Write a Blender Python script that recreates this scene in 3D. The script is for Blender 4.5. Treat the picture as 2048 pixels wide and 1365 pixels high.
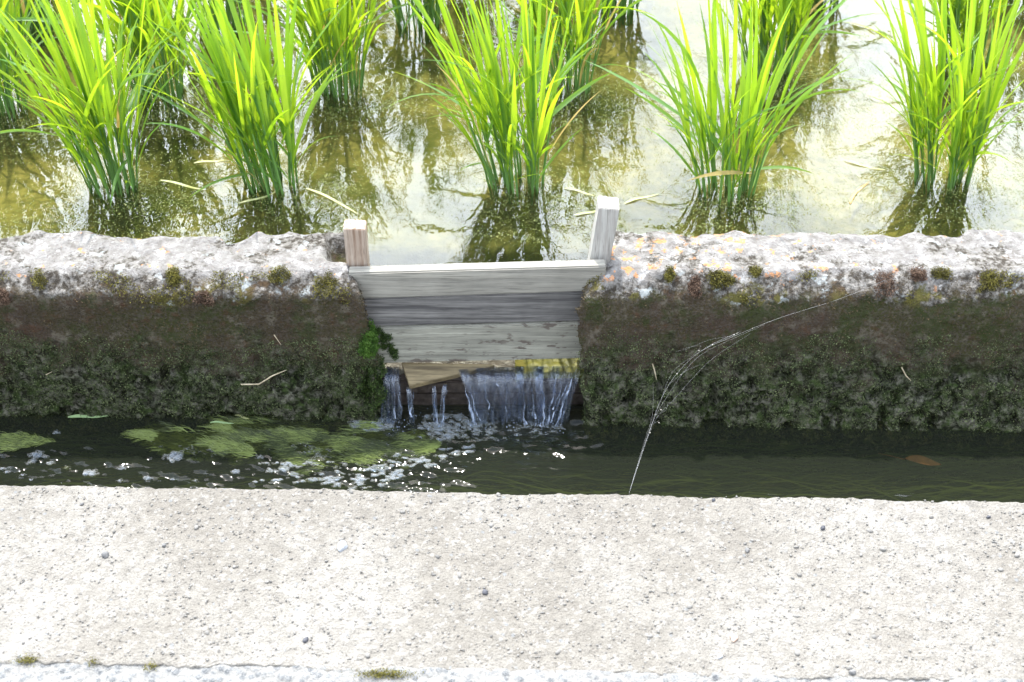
import bpy, math, random
import numpy as np
from mathutils import Vector, Matrix
R = math.radians
for o in list(bpy.data.objects): bpy.data.objects.remove(o)
sc = bpy.context.scene
C = sc.collection
# ------------------------------------------------------------------ camera
CAM = Vector((0, -2.152, 1.63)); PITCH = 40.0; F = 50/36*2048
cd = bpy.data.cameras.new('camera'); cam = bpy.data.objects.new('camera', cd); C.objects.link(cam)
cam.location = CAM; cam.rotation_euler = (R(90-PITCH), 0, 0)
cd.lens = 50; cd.sensor_width = 36; cd.clip_start = .05; cd.clip_end = 500
cd.dof.use_dof = True; cd.dof.focus_distance = 2.75; cd.dof.aperture_fstop = 5.6
sc.camera = cam
# ------------------------------------------------------------------ sky, sun, exposure
SUN_EL, SUN_AZ = 68.0, -10.0      # azimuth from +Y, negative = to the left
w = bpy.data.worlds.new('World'); sc.world = w; w.use_nodes = True
nt = w.node_tree; nt.nodes.clear()
def wn(t, **k):
    n = nt.nodes.new(t)
    for a, b in k.items(): setattr(n, a, b)
    return n
sky = wn('ShaderNodeTexSky', sky_type='NISHITA', sun_disc=False, sun_elevation=R(SUN_EL), sun_rotation=R(SUN_AZ))
sky.air_density = 1.0; sky.dust_density = 1.6
b1 = wn('ShaderNodeBackground'); b1.inputs[1].default_value = .15
b2 = wn('ShaderNodeBackground'); b2.inputs[0].default_value = (.87, .935, 1, 1)
tc = wn('ShaderNodeTexCoord'); nz = wn('ShaderNodeTexNoise'); nz.inputs['Scale'].default_value = 2.1
nz.inputs['Detail'].default_value = 7; nz.inputs['Roughness'].default_value = .55
cr = wn('ShaderNodeValToRGB'); cr.color_ramp.elements[0].position = .34; cr.color_ramp.elements[1].position = .56
sd = Vector((math.cos(R(SUN_EL))*math.sin(R(SUN_AZ)), math.cos(R(SUN_EL))*math.cos(R(SUN_AZ)), math.sin(R(SUN_EL))))
dt = wn('ShaderNodeVectorMath', operation='DOT_PRODUCT'); dt.inputs[1].default_value = sd
mr = wn('ShaderNodeMapRange'); mr.inputs[1].default_value = .2; mr.inputs[2].default_value = 1
mr.inputs[3].default_value = .75; mr.inputs[4].default_value = 8.5   # clouds scatter forward: brighter towards the sun
mx = wn('ShaderNodeMixShader'); wo = wn('ShaderNodeOutputWorld')
L = nt.links.new
L(tc.outputs['Generated'], nz.inputs['Vector']); L(nz.outputs[0], cr.inputs[0]); L(tc.outputs['Generated'], dt.inputs[0])
L(dt.outputs['Value'], mr.inputs[0]); L(mr.outputs[0], b2.inputs[1]); L(sky.outputs[0], b1.inputs[0])
sx = wn('ShaderNodeSeparateXYZ'); m2 = wn('ShaderNodeMapRange'); m2.inputs[1].default_value = .62; m2.inputs[2].default_value = .84; m2.inputs[3].default_value = 1; m2.inputs[4].default_value = .06
mm = wn('ShaderNodeMath', operation='MULTIPLY'); L(tc.outputs['Generated'], sx.inputs[0]); L(sx.outputs[2], m2.inputs[0]); L(m2.outputs[0], mm.inputs[0]); L(cr.outputs[0], mm.inputs[1])   # clouds thin out overhead
L(mm.outputs[0], mx.inputs[0]); L(b1.outputs[0], mx.inputs[1]); L(b2.outputs[0], mx.inputs[2]); L(mx.outputs[0], wo.inputs[0])
sl = bpy.data.lights.new('sun', 'SUN'); sl.energy = 2.5; sl.angle = R(.53); sl.color = (1, .955, .88)
so = bpy.data.objects.new('sun', sl); C.objects.link(so); so.rotation_euler = sd.to_track_quat('Z', 'Y').to_euler(); so.location = (0, 3, 6)
sc.view_settings.view_transform = 'Standard'; sc.view_settings.look = 'None'
sc.view_settings.exposure = 1.3; sc.view_settings.gamma = 1
sc.cycles.transparent_max_bounces = 24; sc.cycles.max_bounces = 10
# ------------------------------------------------------------------ helpers
rng = np.random.default_rng(7); random.seed(7)
def at(px, py, z=None, y=None):
    a = R(PITCH); u = (px-1024)/F; v = -(py-682.5)/F
    d = Vector((u, math.cos(a)+v*math.sin(a), -math.sin(a)+v*math.cos(a)))
    t = (z-CAM.z)/d.z if z is not None else (y-CAM.y)/d.y
    return CAM + d*t
def hsh(i, j, k, s):
    with np.errstate(over='ignore'):
        n = (i.astype(np.uint32)*np.uint32(374761393) + j.astype(np.uint32)*np.uint32(668265263) + k.astype(np.uint32)*np.uint32(2147483647) + np.uint32(s*974711+12345))
        n = (n ^ (n >> np.uint32(13)))*np.uint32(1274126177); n = n ^ (n >> np.uint32(16))
        n = (n*np.uint32(2654435769)); n = n ^ (n >> np.uint32(15))
    return n.astype(np.float64)/4294967295.0
def vnoise(x, y, z, s=0):
    x, y, z = np.broadcast_arrays(np.asarray(x, float), np.asarray(y, float), np.asarray(z, float))
    i, j, k = [np.floor(a).astype(np.int64) for a in (x, y, z)]
    f, g, h = x-i, y-j, z-k
    f, g, h = [a*a*(3-2*a) for a in (f, g, h)]
    r = 0
    for a in (0, 1):
        for b in (0, 1):
            for c in (0, 1):
                r = r + hsh(i+a, j+b, k+c, s)*(f if a else 1-f)*(g if b else 1-g)*(h if c else 1-h)
    return r*2-1
def fbm(x, y, z, o=4, s=0, gain=.5):
    r = 0; a = 1; t = 0
    for n in range(o):
        r = r+a*vnoise(np.asarray(x)*2**n, np.asarray(y)*2**n, np.asarray(z)*2**n, s+n); t += a; a *= gain
    return r/t
def sstep(a, b, x): t = np.clip((np.asarray(x, float)-a)/(b-a), 0, 1); return t*t*(3-2*t)
def props(o, label=None, cat=None, group=None, kind=None):
    if label: o['label'] = label
    if cat: o['category'] = cat
    if group: o['group'] = group
    if kind: o['kind'] = kind
    return o
def mesh(name, V, Fc, mat, parent=None, smooth=True, tint=None):
    me = bpy.data.meshes.new(name); V = np.asarray(V, float).reshape(-1, 3)
    if isinstance(Fc, np.ndarray):
        n, k = Fc.shape
        me.vertices.add(len(V)); me.vertices.foreach_set('co', V.ravel())
        me.loops.add(n*k); me.loops.foreach_set('vertex_index', Fc.ravel().astype(np.int32))
        me.polygons.add(n); me.polygons.foreach_set('loop_start', np.arange(0, n*k, k, dtype=np.int32))
        me.update(calc_edges=True)
    else:
        me.from_pydata(V.tolist(), [], Fc); me.update()
    if smooth: me.polygons.foreach_set('use_smooth', np.ones(len(me.polygons), bool))
    if tint is not None:
        a = me.color_attributes.new('tint', 'FLOAT_COLOR', 'POINT'); t = np.ones((len(V), 4)); t[:, 0] = tint; t[:, 1] = tint; t[:, 2] = tint
        a.data.foreach_set('color', t.ravel())
    if mat: me.materials.append(mat)
    o = bpy.data.objects.new(name, me); C.objects.link(o); o.parent = parent
    return o
def grid(xs, ys, zf):
    X, Y = np.meshgrid(xs, ys); Z = zf(X, Y)
    nx, ny = len(xs), len(ys); idx = np.arange(nx*ny).reshape(ny, nx)
    q = np.stack([idx[:-1, :-1], idx[:-1, 1:], idx[1:, 1:], idx[1:, :-1]], -1).reshape(-1, 4)
    return np.stack([X, Y, Z], -1).reshape(-1, 3), q
def empty(name, loc): o = bpy.data.objects.new(name, None); C.objects.link(o); o.location = loc; o.empty_display_size = .05; return o
# ------------------------------------------------------------------ material kit
class M:
    def __init__(s, name):
        s.m = bpy.data.materials.new(name); s.m.use_nodes = True; s.t = s.m.node_tree; s.t.nodes.clear()
        s.out = s.t.nodes.new('ShaderNodeOutputMaterial'); s.geo = s.t.nodes.new('ShaderNodeNewGeometry')
        s.pos = s.geo.outputs['Position']; s.sep = None
    def n(s, t, ins=None, **k):
        x = s.t.nodes.new(t)
        for a, b in k.items(): setattr(x, a, b)
        for a, b in (ins or {}).items(): s.set(x.inputs[a], b)
        return x
    def set(s, i, v):
        if isinstance(v, bpy.types.NodeSocket): s.t.links.new(v, i)
        elif isinstance(v, tuple) and len(v) == 3 and i.type == 'RGBA': i.default_value = (*v, 1)
        else: i.default_value = v
    def xyz(s, k):
        if not s.sep: s.sep = s.n('ShaderNodeSeparateXYZ', {0: s.pos})
        return s.sep.outputs['XYZ'.index(k)]
    def map(s, sc_=(1, 1, 1), loc=(0, 0, 0), rot=(0, 0, 0)):
        return s.n('ShaderNodeMapping', {0: s.pos, 'Scale': sc_, 'Location': loc, 'Rotation': rot}).outputs[0]
    def noise(s, scale, detail=4, rough=.55, vec=None, dist=0):
        return s.n('ShaderNodeTexNoise', {'Vector': vec or s.pos, 'Scale': scale, 'Detail': detail, 'Roughness': rough, 'Distortion': dist}).outputs[0]
    def vor(s, scale, vec=None, feature='F1', out='Distance'):
        return s.n('ShaderNodeTexVoronoi', {'Vector': vec or s.pos, 'Scale': scale}, feature=feature).outputs[out]
    def ramp(s, f, a, b, ca=0., cb=1.):
        return s.n('ShaderNodeMapRange', {0: f, 1: a, 2: b, 3: ca, 4: cb}).outputs[0]
    def mix(s, f, a, b):
        x = s.n('ShaderNodeMix', data_type='RGBA'); s.set(x.inputs[0], f); s.set(x.inputs[6], a); s.set(x.inputs[7], b); return x.outputs[2]
    def math(s, op, a, b=0.): return s.n('ShaderNodeMath', {0: a, 1: b}, operation=op).outputs[0]
    def bump(s, h, dist, strength=1., nrm=None):
        x = s.n('ShaderNodeBump', {'Height': h, 'Distance': dist, 'Strength': strength})
        if nrm: s.set(x.inputs['Normal'], nrm)
        return x.outputs[0]
    def pbr(s, col, rough=.8, nrm=None, spec=.3, **kw):
        p = s.n('ShaderNodeBsdfPrincipled'); s.set(p.inputs['Base Color'], col); s.set(p.inputs['Roughness'], rough)
        s.set(p.inputs['Specular IOR Level'], spec)
        if nrm: s.set(p.inputs['Normal'], nrm)
        for a, b in kw.items(): s.set(p.inputs[a.replace('_', ' ')], b)
        return p.outputs[0]
    def mixs(s, f, a, b):
        x = s.n('ShaderNodeMixShader'); s.set(x.inputs[0], f); s.set(x.inputs[1], a); s.set(x.inputs[2], b); return x.outputs[0]
    def done(s, sh): s.t.links.new(sh, s.out.inputs[0]); return s.m
def hexc(*c):   # sRGB 0-255 -> linear
    return tuple(((v/255)/12.92 if v/255 <= .04045 else ((v/255+.055)/1.055)**2.4) for v in c)

# --- worn concrete of the path
def mat_slab():
    m = M('worn_concrete')
    big = m.noise(3.2, 5, .6); mid = m.noise(38, 5, .65); fine = m.noise(240, 3, .7)
    c = m.mix(m.ramp(big, .38, .62), (.18, .166, .145), (.235, .222, .2))
    c = m.mix(m.ramp(mid, .42, .62), m.mix(.4, c, (.11, .098, .083)), c)
    c = m.mix(m.ramp(fine, .36, .46, .45, 0), c, (.07, .062, .053))
    v = m.vor(170, out='Color'); sv = m.n('ShaderNodeSeparateColor', {0: v}).outputs[0]
    c = m.mix(m.ramp(sv, .86, .92, 0, .25), c, (.34, .33, .315))
    v2 = m.vor(95, out='Color'); s2 = m.n('ShaderNodeSeparateColor', {0: v2}).outputs[1]
    d2 = m.ramp(m.vor(95), .25, .4, 1, 0)
    c = m.mix(m.math('MULTIPLY', m.ramp(s2, .93, .95, 0, .6), d2), c, (.17, .18, .19))
    h = m.math('ADD', m.math('MULTIPLY', fine, .6), m.math('MULTIPLY', m.vor(230), .5)); h = m.math('ADD', h, m.math('MULTIPLY', mid, 1.4))
    return m.done(m.pbr(c, .88, m.bump(h, .0035, 1), .25))
def mat_road():
    m = M('gravel_asphalt')
    v = m.n('ShaderNodeSeparateColor', {0: m.vor(85, out='Color')}).outputs[0]
    c = m.mix(v, (.06, .064, .07), (.19, .19, .188))
    c = m.mix(m.ramp(m.vor(85), .35, .6), c, (.17, .165, .155)); c = m.mix(m.ramp(m.noise(300, 3), .4, .6), c, m.mix(.3, c, (.32, .32, .31)))
    h = m.math('ADD', m.math('MULTIPLY', m.vor(85), -1.5), m.noise(300))
    return m.done(m.pbr(c, .8, m.bump(h, .003, 1), .3))
def mat_wall():
    m = M('weathered_mossy_concrete')
    z = m.xyz('Z'); y = m.xyz('Y')
    n1 = m.noise(7, 5, .6); n2 = m.noise(45, 5, .65); n3 = m.noise(220, 3, .7); n4 = m.noise(18, 4, .6, m.map((1, 1, 1), (7, 3, 1)))
    # top : pale crust with lichens
    top = m.mix(m.ramp(n2, .35, .62), (.15, .138, .128), (.27, .26, .25))
    top = m.mix(m.ramp(n3, .36, .46, .7, 0), top, (.15, .13, .12))
    top = m.mix(m.ramp(m.noise(30, 3, .7, m.map(loc=(3, 9, 2))), .58, .63, 0, .85), top, (.4, .39, .38))
    lx = m.math('ABSOLUTE', m.math('SUBTRACT', m.xyz('X'), .33)); orr = m.ramp(m.math('ADD', m.noise(38, 3, .65, m.map(loc=(5, 1, 4))), m.ramp(lx, .05, .4, .065, -.02)), .62, .65)
    top = m.mix(m.math('MULTIPLY', orr, .6), top, (.62, .24, .05))
    # rim: grey white crust with brown and yellow moss
    rim = m.mix(m.ramp(m.noise(75, 5, .7), .44, .64), (.05, .042, .033), (.27, .255, .235))
    rim = m.mix(m.ramp(n4, .56, .62), rim, m.mix(m.ramp(n1, .45, .55), (.09, .06, .035), (.11, .1, .03)))
    rim = m.mix(m.ramp(m.noise(26, 3, .6, m.map(loc=(9, 9, 9))), .58, .64, 0, .8), rim, (.4, .43, .43))
    # face: dark crust, brown to green
    fc = m.mix(m.ramp(n1, .4, .6), (.062, .042, .027), (.046, .046, .014))
    fc = m.mix(m.ramp(n3, .42, .62, 0, .8), fc, (.085, .072, .062))
    fc = m.mix(m.ramp(n2, .55, .7, 0, .6), fc, (.085, .04, .022)); fc = m.mix(m.ramp(m.noise(34, 4, .7, m.map(loc=(2, 2, 8))), .54, .64, 0, .7), fc, (.15, .13, .1)); fc = m.mix(m.ramp(m.noise(16, 4, .7, m.map(loc=(6, 2, 8))), .5, .6, 0, .6), fc, (.03, .045, .01))
    n5 = m.noise(70, 5, .7, m.map(loc=(1, 4, 6)), .6); low = m.mix(m.ramp(n5, .42, .6), (.014, .016, .006), m.mix(m.ramp(n2, .42, .6), (.065, .1, .028), (.25, .24, .19)))
    zz = m.math('ADD', z, m.math('MULTIPLY', m.math('SUBTRACT', n4, .5), .42))
    zf = m.math('ADD', z, m.math('MULTIPLY', m.math('SUBTRACT', n4, .5), .07)); zf = m.math('ADD', zf, m.math('MULTIPLY', m.math('SUBTRACT', n1, .5), .1)); zf = m.math('ADD', zf, m.math('MULTIPLY', m.math('SUBTRACT', n3, .5), .03))
    c = m.mix(m.ramp(zz, -.25, -.13), low, fc)
    c = m.mix(m.ramp(zf, -.04, -.027), c, rim)
    c = m.mix(m.ramp(zf, -.009, -.001), c, top)
    h = m.math('ADD', m.math('MULTIPLY', n3, .8), m.math('MULTIPLY', n2, 1.5)); h = m.math('ADD', h, m.math('MULTIPLY', n5, m.ramp(zz, -.25, -.13, 5, 1)))
    return m.done(m.pbr(c, .9, m.bump(h, .005, 1), .2))
def mat_wood(name, dark, light, stain=None, wet=0., axis='X', sc_=1., off=0.):
    m = M(name)
    tcn = m.n('ShaderNodeTexCoord').outputs['Object']
    s = {'X': (2.2, 60, 60), 'Z': (60, 60, 2.2)}[axis]
    mp = m.n('ShaderNodeMapping', {0: tcn, 'Scale': tuple(a*sc_ for a in s), 'Location': (off, off*2, off*3)}).outputs[0]
    g = m.noise(1.6, 5, .65, mp, .4); g2 = m.noise(6, 3, .7, mp)
    c = m.mix(m.ramp(g, .36, .64), dark, light); c = m.mix(m.ramp(g2, .35, .48, .55, 0), c, tuple(v*.4 for v in dark))
    c = m.mix(m.ramp(m.noise(9, 4, .6, tcn), .4, .65, 0, .35), c, tuple(v*.55 for v in dark))
    if stain:
        n = m.noise(1, 3, .6, m.n('ShaderNodeMapping', {0: tcn, 'Scale': (28, 60, 75)}).outputs[0])
        c = m.mix(m.math('MULTIPLY', m.ramp(n, .56, .62), m.ramp(m.noise(9, 2, .5, tcn), .42, .52)), c, stain)
    h = m.math('ADD', g, m.math('MULTIPLY', g2, .6))
    return m.done(m.pbr(c, .8-wet*.4, m.bump(h, .0016, 1), .25+wet*.3))
def mat_water(name, tint, scat, scat_f, bumps, rough=.02, gain=1.):
    m = M(name)
    nr = None
    for sc3, dist in bumps:
        nr = m.bump(m.noise(1, 3, .5, m.map(sc3)), dist, 1, nr)
    fr = m.n('ShaderNodeFresnel', {'IOR': 1.333}); gl = m.n('ShaderNodeBsdfGlossy', {'Roughness': rough, 'Color': (1, 1, 1)})
    if nr: m.set(fr.inputs['Normal'], nr); m.set(gl.inputs['Normal'], nr)
    tr = m.n('ShaderNodeBsdfTransparent', {'Color': tint}); df = m.n('ShaderNodeBsdfDiffuse', {'Color': scat})
    body = m.mixs(scat_f, tr.outputs[0], df.outputs[0])
    return m.done(m.mixs(fr.outputs[0], body, gl.outputs[0]))
def mat_fall():
    m = M('falling_water')
    s = m.map((85, 30, 5)); n = m.noise(1, 4, .6, s, .3); nr = m.bump(n, .01, 1)
    fr = m.n('ShaderNodeFresnel', {'IOR': 1.5, 'Normal': nr}); gl = m.n('ShaderNodeBsdfGlossy', {'Roughness': .09, 'Normal': nr})
    tr = m.n('ShaderNodeBsdfTransparent', {'Color': (.8, .87, .97)}); df = m.n('ShaderNodeBsdfDiffuse', {'Color': (.15, .22, .42)})  # blue of the reflected sky is painted into the body colours
    st = m.ramp(m.noise(1, 4, .7, m.map((110, 30, 5), (4, 0, 0))), .6, .76, .0, .18)
    body = m.mixs(m.math('ADD', st, .05), tr.outputs[0], df.outputs[0])
    return m.done(m.mixs(m.n('ShaderNodeAttribute', attribute_name='tint').outputs['Fac'], m.n('ShaderNodeBsdfTransparent').outputs[0], m.mixs(m.math('MINIMUM', m.math('MULTIPLY', fr.outputs[0], 2.1), .9), body, gl.outputs[0])))
def mat_leaf(name, green, glow, tl=.55):
    m = M(name); a = m.n('ShaderNodeAttribute', attribute_name='tint').outputs['Fac']
    c1 = m.mix(a, green, tuple(min(1, v*1.7) for v in green)); c2 = m.mix(a, glow, tuple(min(1, v*x) for v, x in zip(glow, (1.5, 1.15, 1.2))))
    nz_ = m.ramp(m.noise(14, 3), .3, .7, .8, 1.15)
    d = m.pbr(c1, .42, None, .5); t = m.n('ShaderNodeBsdfTranslucent', {'Color': c2})
    return m.done(m.mixs(tl, d, t.outputs[0]))
def mat_plain(name, col, col2=None, rough=.8, spec=.3, scale=60, bump=0.):
    m = M(name); n = m.noise(scale, 4, .6)
    c = m.mix(m.ramp(n, .35, .65), col, col2 or col)
    return m.done(m.pbr(c, rough, m.bump(n, bump, 1) if bump else None, spec))
def mat_foliage_tint(name, a, b, tl=.25, rough=.6):
    m = M(name); t = m.n('ShaderNodeAttribute', attribute_name='tint').outputs['Fac']
    c = m.mix(t, a, b)
    return m.done(m.mixs(tl, m.pbr(c, rough, None, .35), m.n('ShaderNodeBsdfTranslucent', {'Color': c}).outputs[0]))
SLAB = mat_slab(); ROAD = mat_road(); WALL = mat_wall()

# ------------------------------------------------------------------ levels (metres, wall top = 0)
ZC, ZP, ZS, ZR = -.34, -.04, -.20, -.205
def slab_edge(x): return -.388-.0235*x
def wall_foot(x): return -.060-.0237*x
# ------------------------------------------------------------------ setting: mud, water, bed, path, road
def spread(a, b, step, far):    # fine inside [a,b], coarse outwards to far
    fine = np.arange(a, b+step/2, step); out = []
    d = step; v = b
    while v < far[1]: d *= 1.35; v += d; out.append(v)
    lo = []; d = step; v = a
    while v > far[0]: d *= 1.35; v -= d; lo.append(v)
    return np.array(lo[::-1]+list(fine)+out)
XL, XR = -.305, .135
def mud_z(X, Y):
    z = -.078+.016*fbm(X*6, Y*6, 0, 4, 3)+.005*fbm(X*30, Y*30, 0, 3, 9)
    pit = sstep(XL-.06, XL-.02, X)*(1-sstep(XR+.02, XR+.06, X))*(1-sstep(.13, .17, Y))
    return z*(1-pit)+(-.262+.003*fbm(X*40, Y*40, 0, 2, 5))*pit
m = M('paddy_mud'); b_ = m.noise(5, 5, .6); s_ = m.noise(55, 4, .7)
c_ = m.mix(m.ramp(b_, .36, .6), (.045, .048, .01), (.2, .17, .05)); c_ = m.mix(m.ramp(s_, .36, .58, .5, 0), c_, (.035, .042, .008))
MUD = m.done(m.pbr(c_, .9, m.bump(s_, .006, 1), .1))
V, q = grid(spread(-1.5, 1.5, .012, (-40, 40)), np.concatenate([np.arange(-.012, 1.6, .011), spread(1.62, 1.7, .04, (1.62, 60))]), mud_z)
props(mesh('paddy_mud', V, q, MUD), kind='structure')
V, q = grid(spread(-1.5, 1.5, .02, (-40, 40)), np.concatenate([np.arange(.024, 1.6, .02), spread(1.62, 1.7, .04, (1.62, 60))]), lambda X, Y: ZP+.0004*fbm(X*9, Y*9, 0, 2, 2))
PW = mat_water('paddy_water', (.92, .94, .8), (.3, .32, .2), .015, [((24, 15, 20), .0009), ((80, 50, 80), .00015)], .02)
props(mesh('paddy_water', V, q, PW), kind='structure')
V, q = grid(spread(-1.5, 1.5, .03, (-30, 30)), np.linspace(-.46, .02, 40), lambda X, Y: -.47+.02*fbm(X*8, Y*14, 0, 4, 21))
m = M('canal_bed'); n_ = m.noise(1, 5, .6, m.map((9, 40, 20)))
BED = m.done(m.pbr(m.mix(m.ramp(n_, .4, .62), (.03, .026, .008), (.2, .2, .035)), .9, None, .1))
props(mesh('canal_bed', V, q, BED), kind='structure')
def canal_z(X, Y):
    turb = np.exp(-((X+.06)/.2)**4)*np.exp(-((Y+.12)/.07)**2)
    down = (1-sstep(-.25, .05, X))*sstep(-.03, -.13, Y) if False else (1-sstep(-.2, .02, X))
    z = .0006*fbm(X*10, Y*60, 0, 3, 31)
    z = z+turb*(.007*fbm(X*26, Y*30, 0, 3, 32)+.0025*fbm(X*80, Y*90, 0, 2, 33))
    z = z+down*(1-sstep(-.15, -.11, Y))*(.0052*fbm(X*38, Y*62+X*22, 0, 3, 34))
    men = np.clip(wall_foot(X)-Y+.006, 0, None)
    z = z+.0035*np.exp(-men/.006)*(1+.6*fbm(X*30, 0, 0, 2, 35))
    r = np.hypot((X-.14)*.8, Y+.09); z = z+.0025*np.sin(r*210)*np.exp(-(r/.06)**2)
    return ZC+z
CW = mat_water('canal_water', (.7, .7, .42), (.07, .082, .06), .15, [((14, 40, 30), .0012)], .07)
V, q = grid(spread(-1.25, 1.25, .0035, (-20, 20)), np.arange(-.44, .004, .0035), canal_z)
props(mesh('canal_water', V, q, CW), kind='structure')
# path slab
def slab_mesh():
    xs = spread(-1.15, 1.15, .0035, (-30, 30)); n = len(xs)
    ys = np.concatenate([[0, 0, .002, .005], np.arange(.009, .392, .0035), [.3925]]); T, X = np.meshgrid(ys, xs, indexing='ij')
    e = slab_edge(X)+.0035*fbm(X*60, 0, 0, 3, 41)+.004*fbm(X*9, 0, 0, 2, 42)
    Y = e-T
    Z = ZS+.0022*fbm(X*70, Y*70, 0, 3, 43)+.0012*fbm(X*190, Y*190, 0, 2, 47)+.003*fbm(X*5, Y*5, 0, 2, 44)
    Y = Y-sstep(.33, .392, T)*(.006*fbm(X*22, 0, 0, 4, 45)+.003*fbm(X*90, 0, 0, 2, 46)); Z = Z-.001*sstep(.382, .392, T)
    Z[-1] = -.23; Z[0] = -.55; Z[1] -= .006; Z[2] -= .002
    idx = np.arange(Z.size).reshape(Z.shape)
    q = np.stack([idx[:-1, :-1], idx[1:, :-1], idx[1:, 1:], idx[:-1, 1:]], -1).reshape(-1, 4)
    return np.stack([X, Y, Z], -1).reshape(-1, 3), q
V, q = slab_mesh(); props(mesh('concrete_path', V, q, SLAB), kind='structure')
V, q = grid(spread(-1.1, 1.1, .006, (-30, 30)), np.concatenate([spread(-1, -.99, .02, (-30, -1)), np.arange(-.98, -.6, .005)]),
            lambda X, Y: -.2005+.0035*fbm(X*60, Y*60, 0, 3, 51)-.025*sstep(-.386, -.365, Y-slab_edge(X)))
props(mesh('road', V, q, ROAD), kind='structure')

# ------------------------------------------------------------------ scatter tool: many small shapes in one mesh
ICO_V = []; 
def ico(sub=1):
    import bmesh
    bm = bmesh.new(); bmesh.ops.create_icosphere(bm, subdivisions=sub, radius=1)
    v = np.array([x.co[:] for x in bm.verts]); f = np.array([[a.index for a in x.verts] for x in bm.faces]); bm.free(); return v, f
ICO1 = ico(1); ICO2 = ico(2); ICO3 = ico(3)
def rotm(n):
    q_ = rng.normal(size=(n, 4)); q_ /= np.linalg.norm(q_, axis=1)[:, None]; a, b, c, d = q_.T
    return np.stack([1-2*(c*c+d*d), 2*(b*c-a*d), 2*(b*d+a*c), 2*(b*c+a*d), 1-2*(b*b+d*d), 2*(c*d-a*b), 2*(b*d-a*c), 2*(c*d+a*b), 1-2*(b*b+c*c)], 1).reshape(n, 3, 3)
def rotz(a):
    c, s = np.cos(a), np.sin(a); o, l = np.zeros_like(a), np.ones_like(a)
    return np.stack([c, -s, o, s, c, o, o, o, l], 1).reshape(-1, 3, 3)
def scatter(base, P, S, Rm=None):
    bv, bf = base; n = len(P); S = np.asarray(S, float)
    if S.ndim == 1: S = np.repeat(S[:, None], 3, 1)
    v = bv[None]*S[:, None, :]
    if Rm is not None: v = np.einsum('nij,nkj->nki', Rm, v)
    v = v+P[:, None, :]
    f = bf[None]+(np.arange(n)*len(bv))[:, None, None]
    return v.reshape(-1, 3), f.reshape(-1, bf.shape[1])
QUAD = (np.array([[-1, 0, 0], [0, -.55, .15], [1, 0, 0], [0, .55, .15]], float), np.array([[0, 1, 2, 3]]))

def join(parts):
    V = []; Q = []; n = 0
    for v, q in parts: V.append(v); Q.append(q+n); n += len(v)
    return np.concatenate(V), np.concatenate(Q)
# gravel grains set in the path
n = 4700; X = rng.uniform(-1.15, 1.15, n); t = rng.uniform(.003, .38, n)**1; Y = slab_edge(X)-t
r = rng.uniform(.0008, .0024, n)*(1+1.2*(rng.random(n) > .97))
P = np.stack([X, Y, ZS+.0005+.003*fbm(X*5, Y*5, 0, 2, 44)], 1)
V, q = scatter(ICO1, P, np.stack([r*rng.uniform(.8, 1.6, n), r*rng.uniform(.6, 1.1, n), r*.6], 1), rotz(rng.uniform(0, 6.3, n)))
V += .0004*rng.normal(size=V.shape)
GR = M('gravel_grain'); tt = GR.n('ShaderNodeAttribute', attribute_name='tint').outputs['Fac']
GRM = GR.done(GR.pbr(GR.mix(tt, (.1, .096, .09), (.26, .247, .228)), .75, None, .35))
props(mesh('gravel', V, q, GRM, smooth=False, tint=np.repeat(np.clip(rng.normal(.42, .18, n), 0, 1), len(ICO1[0]))), 'fine pale gravel grains showing in the worn concrete path', None, None, 'stuff')

# ------------------------------------------------------------------ canal walls
def remeshed(V, faces, vox):
    me = bpy.data.meshes.new('tmp'); me.from_pydata([tuple(v) for v in V], [], faces); me.update()
    o = bpy.data.objects.new('tmp', me); C.objects.link(o)
    b = o.modifiers.new('b', 'BEVEL'); b.width = .008; b.segments = 2; b.limit_method = 'ANGLE'; b.angle_limit = R(20)
    r_ = o.modifiers.new('r', 'REMESH'); r_.mode = 'VOXEL'; r_.voxel_size = vox
    dg = bpy.context.evaluated_depsgraph_get(); ev = o.evaluated_get(dg); em = ev.to_mesh()
    nv = len(em.vertices); co = np.empty(nv*3); em.vertices.foreach_get('co', co); no = np.empty(nv*3); em.vertices.foreach_get('normal', no)
    fs = [list(p.vertices) for p in em.polygons]
    fs = [tuple(f) if len(f) == 4 else tuple(f)+(f[-1],) for f in fs]
    ev.to_mesh_clear(); bpy.data.objects.remove(o); bpy.data.meshes.remove(me)
    return co.reshape(-1, 3), no.reshape(-1, 3), [tuple(dict.fromkeys(f)) for f in fs]
def smooth_normals(co, no): return no
WALLS = {}
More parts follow.
